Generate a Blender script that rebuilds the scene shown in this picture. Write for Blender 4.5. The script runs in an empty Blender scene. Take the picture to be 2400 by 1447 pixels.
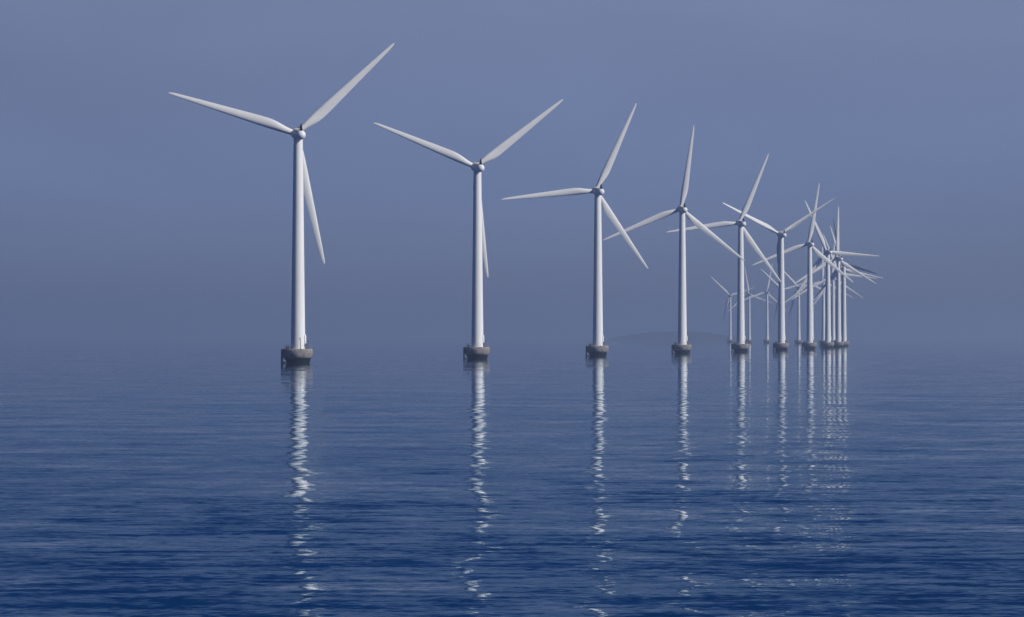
import bpy, bmesh, math, random
from mathutils import Vector, Matrix
R = math.radians
PI = math.pi
random.seed(4)
S = bpy.context.scene
COL = S.collection

# ------------------------------------------------------------------ camera
CAM_H = 7.3
cam_d = bpy.data.cameras.new('camera')
cam = bpy.data.objects.new('camera', cam_d)
COL.objects.link(cam)
cam_d.sensor_width = 36.0
cam_d.lens = 112.5                       # 7500 px focal length on a 2400 px wide picture
cam_d.clip_start = 1.0
cam_d.clip_end = 400000.0
cam.location = (0, 0, CAM_H)
cam.rotation_euler = (R(90) + math.atan(67.5 / 7500.0), 0, 0)
S.camera = cam

# ------------------------------------------------------------------ light
SUN_EL, SUN_BEAR = R(35), R(116)         # bearing clockwise from +Y: right of and behind the camera
world = bpy.data.worlds.new('World')
S.world = world
world.use_nodes = True
nt = world.node_tree
nt.nodes.clear()
N = nt.nodes.new
sky = N('ShaderNodeTexSky')
sky.sky_type = 'NISHITA'
sky.sun_disc = False
sky.sun_elevation = SUN_EL
sky.sun_rotation = SUN_BEAR
sky.altitude = 0
sky.air_density = 1.0
sky.dust_density = 0.4
sky.ozone_density = 4.0
# thin veil of high cloud: broad, faint unevenness of the real sky
tc = N('ShaderNodeTexCoord')
mp = N('ShaderNodeMapping'); mp.inputs['Scale'].default_value = (4.0, 4.0, 14.0)
noi = N('ShaderNodeTexNoise'); noi.inputs['Scale'].default_value = 1.6
noi.inputs['Detail'].default_value = 3.0; noi.inputs['Distortion'].default_value = 0.6
nt.links.new(tc.outputs['Generated'], mp.inputs['Vector'])
nt.links.new(mp.outputs['Vector'], noi.inputs['Vector'])
ramp = N('ShaderNodeMapRange')
ramp.inputs['From Min'].default_value = 0.3; ramp.inputs['From Max'].default_value = 0.7
ramp.inputs['To Min'].default_value = 0.935; ramp.inputs['To Max'].default_value = 1.05
nt.links.new(noi.outputs['Fac'], ramp.inputs['Value'])
sep = N('ShaderNodeSeparateXYZ')
nt.links.new(tc.outputs['Generated'], sep.inputs['Vector'])
west = N('ShaderNodeMapRange')                        # the veil thins a little toward the west
west.inputs['From Min'].default_value = -0.17; west.inputs['From Max'].default_value = 0.02
west.inputs['To Min'].default_value = 0.84; west.inputs['To Max'].default_value = 1.0
nt.links.new(sep.outputs['X'], west.inputs['Value'])
wm = N('ShaderNodeMath'); wm.operation = 'MULTIPLY'
nt.links.new(west.outputs['Result'], wm.inputs[0]); nt.links.new(ramp.outputs['Result'], wm.inputs[1])
# the pale veil lies low over the sea; above it the air is clear and deep blue
tcol = N('ShaderNodeValToRGB')
cr = tcol.color_ramp
stops = [(0.0, (0.165, 0.20, 0.43)), (0.045, (0.235, 0.26, 0.485)), (0.085, (0.335, 0.305, 0.445)), (0.115, (0.44, 0.36, 0.455)), (0.16, (0.16, 0.19, 0.35)), (0.23, (0.10, 0.15, 0.30))]
cr.elements[0].position, cr.elements[0].color = stops[0][0], (*stops[0][1], 1)
cr.elements[1].position, cr.elements[1].color = stops[-1][0], (*stops[-1][1], 1)
for p_, c_ in stops[1:-1]:
    e_ = cr.elements.new(p_); e_.color = (*c_, 1)
nt.links.new(sep.outputs['Z'], tcol.inputs['Fac'])
# veil kept ahead only; unseen sky elsewhere tinted dark blue to deepen tower shadow sides
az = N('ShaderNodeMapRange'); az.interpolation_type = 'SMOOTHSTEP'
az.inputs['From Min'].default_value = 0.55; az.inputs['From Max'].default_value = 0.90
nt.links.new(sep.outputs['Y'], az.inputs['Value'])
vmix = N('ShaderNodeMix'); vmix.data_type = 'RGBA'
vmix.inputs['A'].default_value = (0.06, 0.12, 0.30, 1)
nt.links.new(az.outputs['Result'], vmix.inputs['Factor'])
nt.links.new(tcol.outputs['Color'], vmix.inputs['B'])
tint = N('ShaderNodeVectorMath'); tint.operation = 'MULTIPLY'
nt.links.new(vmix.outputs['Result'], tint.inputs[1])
mul = N('ShaderNodeVectorMath'); mul.operation = 'SCALE'
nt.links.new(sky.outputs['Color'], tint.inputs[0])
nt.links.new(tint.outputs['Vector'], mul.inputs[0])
nt.links.new(wm.outputs['Value'], mul.inputs['Scale'])
bg = N('ShaderNodeBackground'); bg.inputs['Strength'].default_value = 0.15
out = N('ShaderNodeOutputWorld')
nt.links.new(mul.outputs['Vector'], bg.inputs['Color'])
nt.links.new(bg.outputs['Background'], out.inputs['Surface'])

sun_dir = Vector((math.sin(SUN_BEAR) * math.cos(SUN_EL), math.cos(SUN_BEAR) * math.cos(SUN_EL), math.sin(SUN_EL)))
sun_d = bpy.data.lights.new('sun', 'SUN')
sun_d.energy = 4.9
sun_d.angle = R(0.5)
sun_d.color = (1.0, 0.96, 0.90)
sun = bpy.data.objects.new('sun', sun_d)
COL.objects.link(sun)
sun.rotation_euler = sun_dir.to_track_quat('Z', 'Y').to_euler()
sun.location = (300, -200, 300)

S.view_settings.view_transform = 'Standard'
S.view_settings.look = 'None'
S.view_settings.exposure = 0.0
S.view_settings.gamma = 1.0
S.view_settings.use_curve_mapping = False
S.render.engine = 'CYCLES'
S.cycles.volume_bounces = 1
S.cycles.max_bounces = 8

# ------------------------------------------------------------------ materials
def new_mat(name):
    m = bpy.data.materials.new(name)
    m.use_nodes = True
    return m, m.node_tree, m.node_tree.nodes['Principled BSDF']

def mottled(name, c0, c1, scale, rough, stretch=(1, 1, 1), spec=0.5, detail=4.0, lo=0.35, hi=0.65):
    m, t, p = new_mat(name)
    tc = t.nodes.new('ShaderNodeTexCoord')
    mp = t.nodes.new('ShaderNodeMapping'); mp.inputs['Scale'].default_value = stretch
    n = t.nodes.new('ShaderNodeTexNoise'); n.inputs['Scale'].default_value = scale; n.inputs['Detail'].default_value = detail
    r = t.nodes.new('ShaderNodeValToRGB')
    r.color_ramp.elements[0].position = lo; r.color_ramp.elements[0].color = (*c0, 1)
    r.color_ramp.elements[1].position = hi; r.color_ramp.elements[1].color = (*c1, 1)
    t.links.new(tc.outputs['Object'], mp.inputs['Vector'])
    t.links.new(mp.outputs['Vector'], n.inputs['Vector'])
    t.links.new(n.outputs['Fac'], r.inputs['Fac'])
    t.links.new(r.outputs['Color'], p.inputs['Base Color'])
    p.inputs['Roughness'].default_value = rough
    p.inputs['Specular IOR Level'].default_value = spec
    return m

M_tower = mottled('white_tower_paint', (0.66, 0.66, 0.65), (0.72, 0.72, 0.715), 0.5, 0.55, (1, 1, 0.12), 0.2)
M_nac = mottled('white_nacelle_paint', (0.67, 0.67, 0.66), (0.72, 0.72, 0.715), 0.9, 0.5, (1, 1, 1), 0.2)
M_blade = mottled('pale_grey_blade_gelcoat', (0.62, 0.62, 0.605), (0.68, 0.68, 0.665), 0.35, 0.5, (1, 1, 0.4), 0.2)
M_black = mottled('black_fin_paint', (0.004, 0.004, 0.006), (0.010, 0.010, 0.011), 3.0, 0.9, spec=0.02)
M_conc = mottled('weathered_concrete', (0.145, 0.135, 0.126), (0.28, 0.262, 0.248), 0.9, 0.9, (1, 1, 0.5), 0.2, 8.0)
M_wet = mottled('wet_algae_concrete', (0.006, 0.009, 0.011), (0.018, 0.021, 0.021), 1.2, 0.8, (1, 1, 1), 0.1, 6.0)
M_steel = mottled('dark_painted_steel', (0.035, 0.04, 0.05), (0.07, 0.07, 0.075), 2.0, 0.6, spec=0.3)
M_grey = mottled('grey_galvanised_steel', (0.20, 0.20, 0.21), (0.30, 0.30, 0.31), 2.0, 0.5)
M_isle = mottled('island_scrub', (0.020, 0.030, 0.030), (0.045, 0.052, 0.048), 0.02, 0.95, spec=0.1)

# ------------------------------------------------------------------ mesh helpers
def obj(name, bm, mat, parent=None, smooth=True):
    me = bpy.data.meshes.new(name)
    bmesh.ops.recalc_face_normals(bm, faces=bm.faces)
    bm.to_mesh(me); bm.free()
    me.materials.append(mat)
    if smooth:
        me.set_sharp_from_angle(angle=R(38))
        for p in me.polygons: p.use_smooth = True
    o = bpy.data.objects.new(name, me)
    COL.objects.link(o)
    if parent: o.parent = parent
    return o

def loft(bm, rings, cap=(True, True)):
    vs = [[bm.verts.new(p) for p in ring] for ring in rings]
    n = len(vs[0])
    for a, b in zip(vs, vs[1:]):
        for i in range(n):
            bm.faces.new((a[i], a[(i + 1) % n], b[(i + 1) % n], b[i]))
    if cap[0]: bm.faces.new(vs[0][::-1])
    if cap[1]: bm.faces.new(vs[-1])

def lathe(bm, prof, seg=48, axis='Z', off=(0, 0, 0)):
    rings = []
    for r, h in prof:
        ring = []
        for i in range(seg):
            a = 2 * PI * i / seg
            if axis == 'Z': p = (r * math.cos(a), r * math.sin(a), h)
            else: p = (r * math.cos(a), h, r * math.sin(a))
            ring.append((p[0] + off[0], p[1] + off[1], p[2] + off[2]))
        rings.append(ring)
    loft(bm, rings)

def tube(bm, a, b, r, seg=8, r2=None):
    a, b = Vector(a), Vector(b)
    d = (b - a).normalized()
    u = d.orthogonal().normalized(); v = d.cross(u)
    r2 = r if r2 is None else r2
    loft(bm, [[tuple(c + (u * math.cos(2 * PI * i / seg) + v * math.sin(2 * PI * i / seg)) * rr) for i in range(seg)]
              for c, rr in ((a, r), (b, r2))])

def path_tube(bm, pts, r, seg=8):
    pts = [Vector(p) for p in pts]
    rings = []
    for k, p in enumerate(pts):
        d = (pts[min(k + 1, len(pts) - 1)] - pts[max(k - 1, 0)]).normalized()
        u = Vector((d.y, -d.x, 0)) if abs(d.z) < 0.95 else Vector((0, 1, 0))
        u = (u - d * u.dot(d)).normalized(); v = d.cross(u)
        rings.append([tuple(p + (u * math.cos(2 * PI * i / seg) + v * math.sin(2 * PI * i / seg)) * r) for i in range(seg)])
    loft(bm, rings)

def box(bm, lo, hi, bevel=0.0):
    vs = [bm.verts.new((x, y, z)) for x in (lo[0], hi[0]) for y in (lo[1], hi[1]) for z in (lo[2], hi[2])]
    fs = [bm.faces.new([vs[i] for i in q]) for q in ((0, 1, 3, 2), (4, 6, 7, 5), (0, 4, 5, 1), (2, 3, 7, 6), (0, 2, 6, 4), (1, 5, 7, 3))]
    if bevel:
        es = list({e for f in fs for e in f.edges})
        bmesh.ops.bevel(bm, geom=es, offset=bevel, segments=2, affect='EDGES')

def lerp_tab(tab, x):
    for (x0, *a), (x1, *b) in zip(tab, tab[1:]):
        if x <= x1:
            t = max(0.0, (x - x0) / (x1 - x0)); t = t * t * (3 - 2 * t) if False else t
            return [p + (q - p) * t for p, q in zip(a, b)]
    return list(tab[-1][1:])

# ------------------------------------------------------------------ water
BIAS, BACK = -0.66, 0.030
def water():
    bm = bmesh.new()
    L = 60000.0
    xs = [-L, -9000, -2500, -700, 0, 700, 2500, 9000, L]
    ys = [-L, -9000, -1500, 0, 400, 1500, 6000, 15000, L]
    g = [[bm.verts.new((x, y, 0)) for x in xs] for y in ys]
    for j in range(len(ys) - 1):
        for i in range(len(xs) - 1):
            bm.faces.new((g[j][i], g[j][i + 1], g[j + 1][i + 1], g[j + 1][i]))
    m = bpy.data.materials.new('calm_sea_water'); m.use_nodes = True
    t = m.node_tree; t.nodes.clear()
    gl = t.nodes.new('ShaderNodeBsdfGlossy'); gl.inputs['Color'].default_value = (0.82, 0.92, 1.0, 1); gl.inputs['Roughness'].default_value = 0.02
    df = t.nodes.new('ShaderNodeBsdfDiffuse'); df.inputs['Color'].default_value = (0.002, 0.023, 0.088, 1)
    fr = t.nodes.new('ShaderNodeFresnel'); fr.inputs['IOR'].default_value = 1.036
    mx = t.nodes.new('ShaderNodeMixShader'); ou = t.nodes.new('ShaderNodeOutputMaterial')
    gt = t.nodes.new('ShaderNodeMix'); gt.data_type = 'RGBA'
    gt.inputs['A'].default_value = (0.50, 0.82, 1.0, 1); gt.inputs['B'].default_value = (1, 1, 1, 1)
    t.links.new(fr.outputs['Fac'], gt.inputs['Factor']); t.links.new(gt.outputs['Result'], gl.inputs['Color'])
    t.links.new(fr.outputs['Fac'], mx.inputs['Fac']); t.links.new(df.outputs['BSDF'], mx.inputs[1]); t.links.new(gl.outputs['BSDF'], mx.inputs[2])
    t.links.new(mx.outputs['Shader'], ou.inputs['Surface'])
    tc = t.nodes.new('ShaderNodeTexCoord')
    def slopes(scale_vec, detail, rough, amp, loc=(0, 0, 0)):
        mp = t.nodes.new('ShaderNodeMapping'); mp.inputs['Scale'].default_value = scale_vec; mp.inputs['Location'].default_value = loc
        n = t.nodes.new('ShaderNodeTexNoise'); n.inputs['Scale'].default_value = 1.0
        n.inputs['Detail'].default_value = detail; n.inputs['Roughness'].default_value = rough
        t.links.new(tc.outputs['Object'], mp.inputs['Vector']); t.links.new(mp.outputs['Vector'], n.inputs['Vector'])
        s = t.nodes.new('ShaderNodeVectorMath'); s.operation = 'SUBTRACT'; s.inputs[1].default_value = (0.5, 0.5, 0.5)
        t.links.new(n.outputs['Color'], s.inputs[0])
        k = t.nodes.new('ShaderNodeVectorMath'); k.operation = 'MULTIPLY'; k.inputs[1].default_value = (amp[0], amp[1], 0)
        t.links.new(s.outputs['Vector'], k.inputs[0])
        return k.outputs['Vector']
    a = slopes((1 / 4.0, 1 / 2.6, 1), 1.5, 0.5, (0.15, 0.09), (3.1, 7.7, 0))     # wavelets
    b = slopes((1 / 0.9, 1 / 0.6, 1), 2.0, 0.5, (0.11, 0.13), (11.3, 2.9, 4))    # ripples
    add2 = t.nodes.new('ShaderNodeVectorMath'); add2.operation = 'ADD'
    t.links.new(a, add2.inputs[0]); t.links.new(b, add2.inputs[1])
    # low wave fronts: long crests with slopes skewed toward the camera to darken near water, flat troughs between
    def fac(scale_vec, detail, loc):
        mp = t.nodes.new('ShaderNodeMapping'); mp.inputs['Scale'].default_value = scale_vec; mp.inputs['Location'].default_value = loc
        n = t.nodes.new('ShaderNodeTexNoise'); n.inputs['Scale'].default_value = 1.0; n.inputs['Detail'].default_value = detail
        t.links.new(tc.outputs['Object'], mp.inputs['Vector']); t.links.new(mp.outputs['Vector'], n.inputs['Vector'])
        return n.outputs['Fac']
    def math(op, x, y):
        n = t.nodes.new('ShaderNodeMath'); n.operation = op
        for i, v in enumerate((x, y)):
            if isinstance(v, float): n.inputs[i].default_value = v
            else: t.links.new(v, n.inputs[i])
        return n.outputs['Value']
    crest = math('ADD', math('MULTIPLY', fac((1 / 2.6, 1 / 1.3, 1), 1.5, (8.1, 0.7, 1)), 0.5), math('MULTIPLY', fac((1 / 18.0, 1 / 5.0, 1), 2.0, (2.2, 5.9, 3)), 0.26))
    crest = math('ADD', crest, math('MULTIPLY', fac((1 / 0.45, 1 / 0.26, 1), 1.0, (1.1, 3.7, 7)), 0.42))
    crest = math('MAXIMUM', math('SUBTRACT', crest, 0.528), 0.0)
    crest = math('ADD', math('MULTIPLY', crest, BIAS), BACK)
    # wave slopes faded with camera distance so near water darkens, far reflections stay clear
    sp = t.nodes.new('ShaderNodeSeparateXYZ'); t.links.new(tc.outputs['Object'], sp.inputs['Vector'])
    mxn = t.nodes.new('ShaderNodeMath'); mxn.operation = 'MAXIMUM'; mxn.inputs[1].default_value = 60.0
    t.links.new(sp.outputs['Y'], mxn.inputs[0])
    dv = t.nodes.new('ShaderNodeMath'); dv.operation = 'DIVIDE'; dv.inputs[0].default_value = 85.0
    t.links.new(mxn.outputs['Value'], dv.inputs[1])
    def fall(e):
        pw = t.nodes.new('ShaderNodeMath'); pw.operation = 'POWER'; pw.inputs[1].default_value = e
        t.links.new(dv.outputs['Value'], pw.inputs[0])
        return pw.outputs['Value']
    amp0 = t.nodes.new('ShaderNodeVectorMath'); amp0.operation = 'SCALE'
    t.links.new(add2.outputs['Vector'], amp0.inputs[0]); t.links.new(fall(0.6), amp0.inputs['Scale'])
    bias = t.nodes.new('ShaderNodeVectorMath'); bias.operation = 'SCALE'
    cx = t.nodes.new('ShaderNodeCombineXYZ'); t.links.new(crest, cx.inputs['Y']); t.links.new(cx.outputs['Vector'], bias.inputs[0])
    t.links.new(fall(0.9), bias.inputs['Scale'])
    d1 = slopes((1 / 11.0, 1 / 8.0, 1), 1.0, 0.5, (0.27, 0.15), (4.7, 1.9, 6))    # sideways tilt of the longer waves
    d2 = slopes((1 / 5.0, 1 / 3.2, 1), 1.0, 0.5, (0.16, 0.0), (9.7, 6.3, 2))
    dd = t.nodes.new('ShaderNodeVectorMath'); dd.operation = 'ADD'
    t.links.new(d1, dd.inputs[0]); t.links.new(d2, dd.inputs[1])
    amp1 = t.nodes.new('ShaderNodeVectorMath'); amp1.operation = 'SCALE'
    t.links.new(dd.outputs['Vector'], amp1.inputs[0]); t.links.new(fall(0.45), amp1.inputs['Scale'])
    amp2 = t.nodes.new('ShaderNodeVectorMath'); amp2.operation = 'ADD'
    t.links.new(amp0.outputs['Vector'], amp2.inputs[0]); t.links.new(amp1.outputs['Vector'], amp2.inputs[1])
    amp = t.nodes.new('ShaderNodeVectorMath'); amp.operation = 'ADD'
    t.links.new(amp2.outputs['Vector'], amp.inputs[0]); t.links.new(bias.outputs['Vector'], amp.inputs[1])
    up = t.nodes.new('ShaderNodeVectorMath'); up.operation = 'ADD'; up.inputs[1].default_value = (0, 0, 1)
    t.links.new(amp.outputs['Vector'], up.inputs[0])
    nrm = t.nodes.new('ShaderNodeVectorMath'); nrm.operation = 'NORMALIZE'
    t.links.new(up.outputs['Vector'], nrm.inputs[0])
    for q in (gl, df, fr): t.links.new(nrm.outputs['Vector'], q.inputs['Normal'])
    o = obj('water', bm, m, smooth=False)
    o['kind'] = 'structure'; o['label'] = 'calm deep blue sea with low ripples'; o['category'] = 'sea'
water()

# ------------------------------------------------------------------ island on the horizon
def island():
    bm = bmesh.new()
    D0 = 9300.0
    def at(px): return (px - 1200) / 7500.0 * D0
    x0, x1 = at(1425), at(1745)
    n, rows = 90, 9
    g = []
    for j in range(rows):
        v = j / (rows - 1)
        row = []
        for i in range(n):
            u = i / (n - 1)
            prof = (math.sin(PI * u) ** 0.55) * (0.72 + 0.28 * math.sin(PI * min(1, u * 0.95 + 0.05)) ) if 0 < u < 1 else 0
            h = 25.0 * prof * math.sin(PI * v) ** 0.7 + (random.uniform(-1.2, 1.2) if 0 < j < rows - 1 and 2 < i < n - 3 else 0)
            row.append(bm.verts.new((x0 + (x1 - x0) * u, D0 + (v - 0.5) * 240, max(-0.5, h - 0.5))))
        g.append(row)
    for j in range(rows - 1):
        for i in range(n - 1):
            bm.faces.new((g[j][i], g[j][i + 1], g[j + 1][i + 1], g[j + 1][i]))
    o = obj('island', bm, M_isle)
    o['kind'] = 'structure'; o['label'] = 'low hazy wooded island on the horizon behind the turbines'; o['category'] = 'island'
island()

# ------------------------------------------------------------------ wind turbine, one prototype with its parts
HUB_Z, OVER, TILT = 64.6, 3.3, R(6)
PLAT = 4.05

def blade_mesh():
    bm = bmesh.new()
    #       r    chord thick twist  c(circle blend)
    tab = [(1.0, 1.66, 1.00, 14, 1.0), (1.9, 1.66, 1.00, 14, 1.0), (3.2, 1.85, 0.82, 14, 0.7), (5.0, 2.30, 0.56, 13, 0.35),
           (7.0, 2.72, 0.40, 11.5, 0.1), (9.0, 2.86, 0.33, 10, 0.0), (12, 2.72, 0.28, 7.5, 0), (16, 2.42, 0.25, 5.5, 0), (20, 2.12, 0.23, 4, 0),
           (25, 1.76, 0.21, 2.5, 0), (30, 1.38, 0.19, 1.2, 0), (34, 1.04, 0.18, 0.6, 0), (36.5, 0.78, 0.18, 0.2, 0),
           (37.5, 0.52, 0.18, 0, 0), (38.0, 0.20, 0.2, 0, 0)]
    rs = [1.0, 1.5, 1.9, 2.5, 3.2, 4, 5, 6, 7, 8, 9, 10.5, 12, 14, 16, 18, 20, 22.5, 25, 27.5, 30, 32, 34, 35.5, 36.5, 37.1, 37.5, 37.8, 38.0]
    n = 28
    rings = []
    for r in rs:
        c, tk, tw, cb = lerp_tab(tab, r)
        tw = R(tw + 2.0)
        ring = []
        for i in range(n):
            a = 2 * PI * i / n
            x = 0.5 * (1 - math.cos(a))
            yt = 5 * tk * (0.2969 * math.sqrt(max(x, 0)) - 0.126 * x - 0.3516 * x * x + 0.2843 * x ** 3 - 0.1036 * x ** 4)
            camber = 0.035 * 4 * x * (1 - x)
            ya = (yt if a < PI else -yt) + camber
            yc = 0.5 * math.sin(a)
            px = (x - 0.33) * (1 - cb) + (x - 0.5) * cb
            py = ya * (1 - cb) + yc * cb
            px *= c; py *= -c                       # suction side faces -Y (down wind)
            ring.append((px * math.cos(tw) - py * -math.sin(tw) * 1.0, -px * math.sin(tw) + py * math.cos(tw), r))
        rings.append(ring)
    loft(bm, rings)
    return bm

def make_turbine():
    root = bpy.data.objects.new('wind_turbine', None)
    root.empty_display_size = 5
    COL.objects.link(root)
    # foundation: concrete collar over an ice-breaking cone
    bm = bmesh.new()
    lathe(bm, [(3.0, 1.46), (3.70, 1.46), (3.78, 1.52), (3.98, 1.85), (4.12, 2.2), (4.21, 2.6), (4.25, 3.0), (4.24, 3.35), (4.17, 3.7), (4.06, 3.95), (3.93, PLAT), (1.0, PLAT)], 72)
    found = obj('foundation', bm, M_conc, root)
    bm = bmesh.new()
    lathe(bm, [(3.12, -0.9), (3.14, -0.3), (3.2, 0.0), (3.42, 0.7), (3.66, 1.44), (2.6, 1.45)], 72)
    obj('ice_cone', bm, M_wet, found)
    # boat landing on the west side: fender posts, bracket plate, ladder, braces
    bm = bmesh.new()
    for y in (-0.9, 0.9):
        box(bm, (-4.78, y - 0.17, -0.9), (-4.30, y + 0.17, PLAT - 0.1), 0.05)
        tube(bm, (-4.32, y, 0.25), (-3.15, y, 0.25), 0.17, 10)
        tube(bm, (-4.32, y, 2.05), (-3.5, y, 1.0), 0.12, 10)
    box(bm, (-4.66, -1.3, 2.0), (-3.70, -1.071, PLAT - 0.02), 0.04)
    box(bm, (-4.66, 1.071, 2.0), (-3.70, 1.3, PLAT - 0.02), 0.04)
    for k in range(15):
        z = -0.3 + 0.29 * k
        tube(bm, (-4.50, -0.73, z), (-4.50, 0.73, z), 0.03, 6)
    obj('boat_landing', bm, M_steel, found)
    # railing round the platform
    bm = bmesh.new()
    for k in range(24):
        a = 2 * PI * k / 24
        tube(bm, (3.82 * math.cos(a), 3.82 * math.sin(a), PLAT - 0.05), (3.82 * math.cos(a), 3.82 * math.sin(a), PLAT + 1.1), 0.028, 6)
    for z in (0.55, 1.1):
        ring = []
        seg = 60
        rings = []
        for i in range(seg + 1):
            a = 2 * PI * i / seg
            c = Vector((3.82 * math.cos(a), 3.82 * math.sin(a), PLAT + z))
            u = Vector((math.cos(a), math.sin(a), 0)); w = Vector((0, 0, 1))
            rings.append([tuple(c + (u * math.cos(2 * PI * q / 6) + w * math.sin(2 * PI * q / 6)) * 0.026) for q in range(6)])
        loft(bm, rings)
    obj('railing', bm, M_grey, found)
    # lockers standing at the landing side
    for lo, hi in (((-3.45, -0.95, PLAT + 0.004), (-2.55, 0.15, PLAT + 0.75)), ((-3.2, 0.5, PLAT + 0.004), (-2.6, 1.2, PLAT + 0.6))):
        bm = bmesh.new(); box(bm, lo, hi, 0.06)
        obj('equipment_locker', bm, M_steel, found)
    # tower
    bm = bmesh.new()
    z0, z1, r0, r1 = PLAT + 0.004, 62.9, 2.03, 1.30
    prof = [(r0 + 0.16, z0), (r0 + 0.16, z0 + 0.22), (r0 + 0.01, z0 + 0.24)]
    for z in (24.0, 44.0):
        rr = r0 + (r1 - r0) * (z - z0) / (z1 - z0)
        prof += [(rr, z - 0.10), (rr + 0.022, z - 0.09), (rr + 0.022, z + 0.09), (rr, z + 0.10)]
    prof += [(r1, z1)]
    lathe(bm, prof, 64)
    tower = obj('tower', bm, M_tower, root)
    # door housing on the east side with its dark steps
    bm = bmesh.new()
    prof = []
    for k in range(13):
        t = k / 12
        z = PLAT + 1.35 + 2.7 * t
        d = 0.30 * min(1.0, (math.sin(PI * min(1, t * 1.0 + 0.0)) * 2.2) ** 0.6 + (0.35 if t < 0.5 else 0)) if 0 < t < 1 else 0.03
        prof.append((z, d))
    rings = []
    for z, d in prof:
        rr = r0 + (r1 - r0) * (z - z0) / (z1 - z0)
        ring = [(rr - 0.3, -0.62, z), (rr + d * 0.6, -0.62, z), (rr + d, -0.40, z), (rr + d, 0.40, z), (rr + d * 0.6, 0.62, z), (rr - 0.3, 0.62, z)]
        rings.append(ring)
    loft(bm, rings)
    bmesh.ops.rotate(bm, verts=bm.verts, cent=(0, 0, 0), matrix=Matrix.Rotation(R(-12), 3, 'Z'))
    obj('door', bm, M_tower, tower)
    bm = bmesh.new()
    box(bm, (1.93, -0.55, PLAT + 1.16), (2.85, 0.55, PLAT + 1.26), 0.0)
    for k in range(4):
        box(bm, (2.86 + 0.0, -0.5, PLAT + 0.25 * k + 0.1), (3.08 + 0.2 * (3 - k) * 0.3, 0.5, PLAT + 0.25 * k + 0.15))
    for y in (-0.53, 0.53):
        tube(bm, (2.88, y, PLAT), (2.88, y, PLAT + 2.2), 0.035, 6)
        tube(bm, (2.2, y, PLAT), (2.2, y, PLAT + 1.2), 0.05, 6)
        tube(bm, (2.2, y, PLAT + 2.15), (2.88, y, PLAT + 2.15), 0.03, 6)
    bmesh.ops.rotate(bm, verts=bm.verts, cent=(0, 0, 0), matrix=Matrix.Rotation(R(-12), 3, 'Z'))
    obj('door_steps', bm, M_steel, tower)
    # nacelle: an Empty-free mesh whose origin is the yaw axis at hub height
    bm = bmesh.new()
    prof = []
    for k in range(0, 11):
        a = PI / 2 * k / 10
        prof.append((max(0.02, 1.32 * math.sin(a)), -5.0 - 1.32 * math.cos(a)))
    prof += [(1.33, -4.2), (1.42, -3.0), (1.52, -1.8), (1.56, -0.4), (1.55, 0.8), (1.48, 1.5), (1.40, 1.75)]
    lathe(bm, prof, 48, 'Y')
    nac = obj('nacelle', bm, M_nac, root)
    nac.location = (0, 0, HUB_Z)
    bm = bmesh.new()
    lathe(bm, [(1.36, 62.906), (1.36, 63.25), (1.30, 63.3), (1.28, 63.9)], 48)
    obj('yaw_collar', bm, M_nac, tower)
    # black tail fin
    bm = bmesh.new()
    rings = []
    for t, hw, hd in ((0, 0.54, 0.70), (0.25, 0.44, 0.58), (0.5, 0.34, 0.46), (0.75, 0.23, 0.34), (0.95, 0.10, 0.20), (1.0, 0.05, 0.12)):
        z = 1.12 + 2.05 * t
        yc = -4.9 + 0.15 * t
        rings.append([(hw * math.cos(2 * PI * i / 16), yc + hd * math.sin(2 * PI * i / 16), z) for i in range(16)])
    loft(bm, rings)
    obj('tail_fin', bm, M_black, nac)
    # anemometer mast
    bm = bmesh.new()
    tube(bm, (-0.55, -4.3, 1.1), (-0.55, -4.3, 2.05), 0.04, 8)
    tube(bm, (-0.85, -4.3, 2.05), (-0.25, -4.3, 2.05), 0.035, 8)
    for x in (-0.85, -0.25):
        lathe(bm, [(0.03, 2.05), (0.11, 2.12), (0.12, 2.25), (0.03, 2.32)], 10, 'Z', (x, -4.3, 0))
    obj('wind_sensor', bm, M_steel, nac)
    # hub with spinner; origin at the rotor centre
    bm = bmesh.new()
    prof = [(1.30, -1.5), (1.46, -1.35), (1.52, -0.8), (1.54, 0.0), (1.50, 0.6), (1.36, 1.15), (1.08, 1.6), (0.70, 1.9), (0.30, 2.03), (0.03, 2.06)]
    lathe(bm, prof, 48, 'Y')
    hub = obj('hub', bm, M_nac, root)
    bm = blade_mesh()
    b0 = obj('blade', bm, M_blade, hub)
    for k in (1, 2):
        b = b0.copy(); COL.objects.link(b); b.parent = hub
        b.rotation_euler = (0, 2 * PI * k / 3, 0)
    return root

def kids(o): return [c for c in bpy.data.objects if c.parent == o]

def copy_tree(o, parent=None):
    c = o.copy(); COL.objects.link(c); c.parent = parent
    for ch in kids(o): copy_tree(ch, c)
    return c

def pose(root, yaw, alpha, pitch=0.0):
    """alpha: angle of one blade seen from behind the rotor, counter-clockwise from the right."""
    for c in kids(root):
        n = c.name.split('.')[0]
        if n == 'nacelle':
            c.rotation_mode = 'YXZ'; c.rotation_euler = (TILT, 0, yaw)
        elif n == 'hub':
            c.rotation_mode = 'YXZ'; c.rotation_euler = (TILT, R(90 - alpha), yaw)
            f = Matrix.Rotation(yaw, 3, 'Z') @ Matrix.Rotation(TILT, 3, 'X') @ Vector((0, OVER, 0))
            c.location = Vector((0, 0, HUB_Z)) + f
            for b in kids(c):
                b.rotation_mode = 'ZYX'; b.rotation_euler[2] = pitch

YAW = 13.0
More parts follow.
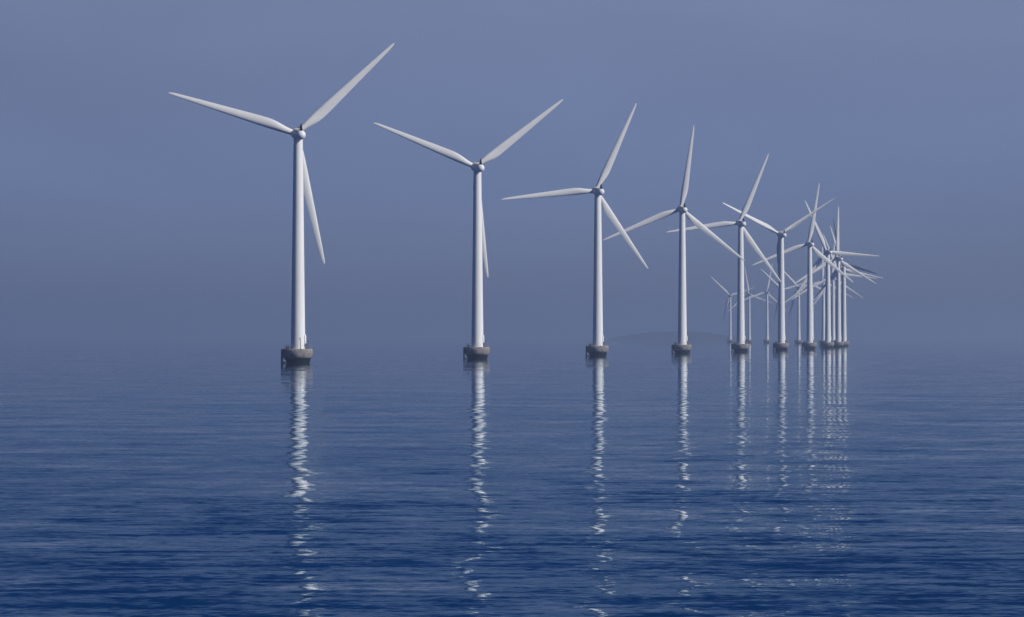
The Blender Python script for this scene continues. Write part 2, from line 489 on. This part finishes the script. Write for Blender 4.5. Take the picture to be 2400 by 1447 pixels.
#        px x    depth  blade angle  yaw     label
TURB = [(698.6,   902,  43.4, YAW, 'nearest and tallest turbine at the far left, thin crane post on its base'),
        (1119.0, 1078,  38.0, YAW, 'second tallest turbine, between the tallest one and the one with a nearly level blade'),
        (1401.3, 1254,  65.9, YAW, 'tall turbine with one nearly level blade reaching toward the second tallest'),
        (1599.2, 1432,  82.3, YAW - 4, 'turbine standing in front of the hazy island, top blade almost upright'),
        (1736.2, 1608,  67.7, YAW - 1, 'mid-sized turbine just right of the island, its lower blade crossing the next tower'),
        (1831.6, 1785,  33.0, YAW, 'mid-sized turbine with two blades raised in a wide V'),
        (1898.0, 1965,  81.2, YAW - 2, 'turbine with an upright blade, first left of the crowded cluster'),
        (1940.5, 2146, 115.6, YAW, 'turbine at the left edge of the crowded cluster, one blade level to the right'),
        (1965.0, 2330,  90.3, YAW + 5, 'front turbine in the middle of the crowded cluster, one blade straight up'),
        (1978.0, 2510,  73.0, 133.0, 'rightmost tower of the cluster, turned away with dark shaded blades'),
        (1976.5, 2690, -12.0, YAW, 'turbine hidden behind the dark-bladed one, only thin blades showing'),
        (1966.0, 2872,  -7.0, YAW, 'turbine hidden behind the middle tower of the cluster, one level blade showing'),
        (1952.5, 3055,  88.0, YAW, 'thin pale tower between two bigger towers of the cluster, blade straight up'),
        (1930.0, 3240,  92.0, YAW, 'thin pale tower just left of the cluster, one blade upright'),
        (1903.0, 3465,  95.0, YAW, 'distant turbine hidden behind the tower left of the cluster, blade tips showing'),
        (1872.0, 3690,  14.5, YAW, 'small distant turbine standing alone between two mid-sized towers'),
        (1834.0, 3890,  17.0, YAW, 'distant turbine hidden behind the mid-sized tower with the wide V blades'),
        (1798.0, 4085,  79.0, YAW, 'small distant turbine, third from the left of the faint ones at the back'),
        (1756.0, 4270, 100.0, YAW, 'small distant turbine, second from the left of the faint ones, close behind a bigger tower'),
        (1711.5, 4400,  17.0, YAW, 'smallest and faintest turbine, at the left end of the distant ones')]

# blade pitch differs a little from machine to machine
PITCH = {0: 0, 1: 0, 2: 0, 3: 0, 4: 0, 5: 36, 6: 0, 7: 10, 8: 12, 9: 0}

def sockets(root):
    f = [c for c in kids(root) if c.name.split('.')[0] == 'foundation'][0]
    for deg in (-152, -118, -84, -50, -16):               # cast-in drain sockets on the near side of the collar
        a = R(deg); bm = bmesh.new()
        tube(bm, (4.06 * math.cos(a), 4.06 * math.sin(a), 3.42), (4.225 * math.cos(a), 4.225 * math.sin(a), 3.42), 0.13, 10)
        obj('drain_socket', bm, M_steel, f)

def crane(root):
    bm = bmesh.new()
    path_tube(bm, [(0.9, -3.35, PLAT), (0.9, -3.35, PLAT + 2.55), (0.87, -3.33, PLAT + 2.75), (0.72, -3.2, PLAT + 2.95), (0.62, -3.1, PLAT + 2.98)], 0.09, 10)
    tube(bm, (0.66, -3.14, PLAT + 2.95), (0.66, -3.14, PLAT + 2.72), 0.10, 8)
    tube(bm, (0.88, -3.34, PLAT + 2.98), (0.84, -3.34, PLAT + 3.4), 0.03, 6)
    tube(bm, (0.9, -3.35, PLAT + 0.004), (0.9, -3.35, PLAT + 0.3), 0.14, 12)
    f = [c for c in kids(root) if c.name.split('.')[0] == 'foundation'][0]
    obj('davit_crane', bm, M_steel, f)

proto = make_turbine()
bpy.context.view_layer.update()
roots = [proto] + [copy_tree(proto) for _ in TURB[1:]]
for (px, D, al, yaw, lab), r in zip(TURB, roots):
    r.location = ((px - 1200) / 7500.0 * D, D, 0)
    r['label'] = lab; r['category'] = 'wind turbine'; r['group'] = 'wind turbines standing in the sea'
    pose(r, R(yaw), al, R(PITCH.get(roots.index(r), 10)))
crane(proto)
for r in roots[:4]: sockets(r)

# ------------------------------------------------------------------ haze
def haze():
    bm = bmesh.new()
    box(bm, (-62000, -62000, -1.0), (62000, 62000, 108.0))
    m = bpy.data.materials.new('sea_haze')
    m.use_nodes = True
    t = m.node_tree; t.nodes.clear()
    v = t.nodes.new('ShaderNodeVolumePrincipled')
    v.inputs['Color'].default_value = (0.71, 0.83, 0.99, 1)
    v.inputs['Density'].default_value = 0.00021
    v.inputs['Anisotropy'].default_value = 0.55
    o = t.nodes.new('ShaderNodeOutputMaterial')
    t.links.new(v.outputs['Volume'], o.inputs['Volume'])
    h = obj('haze', bm, m, smooth=False)
    h['kind'] = 'stuff'; h['label'] = 'thin blue sea haze dimming the distant turbines'; h['category'] = 'haze'
haze()
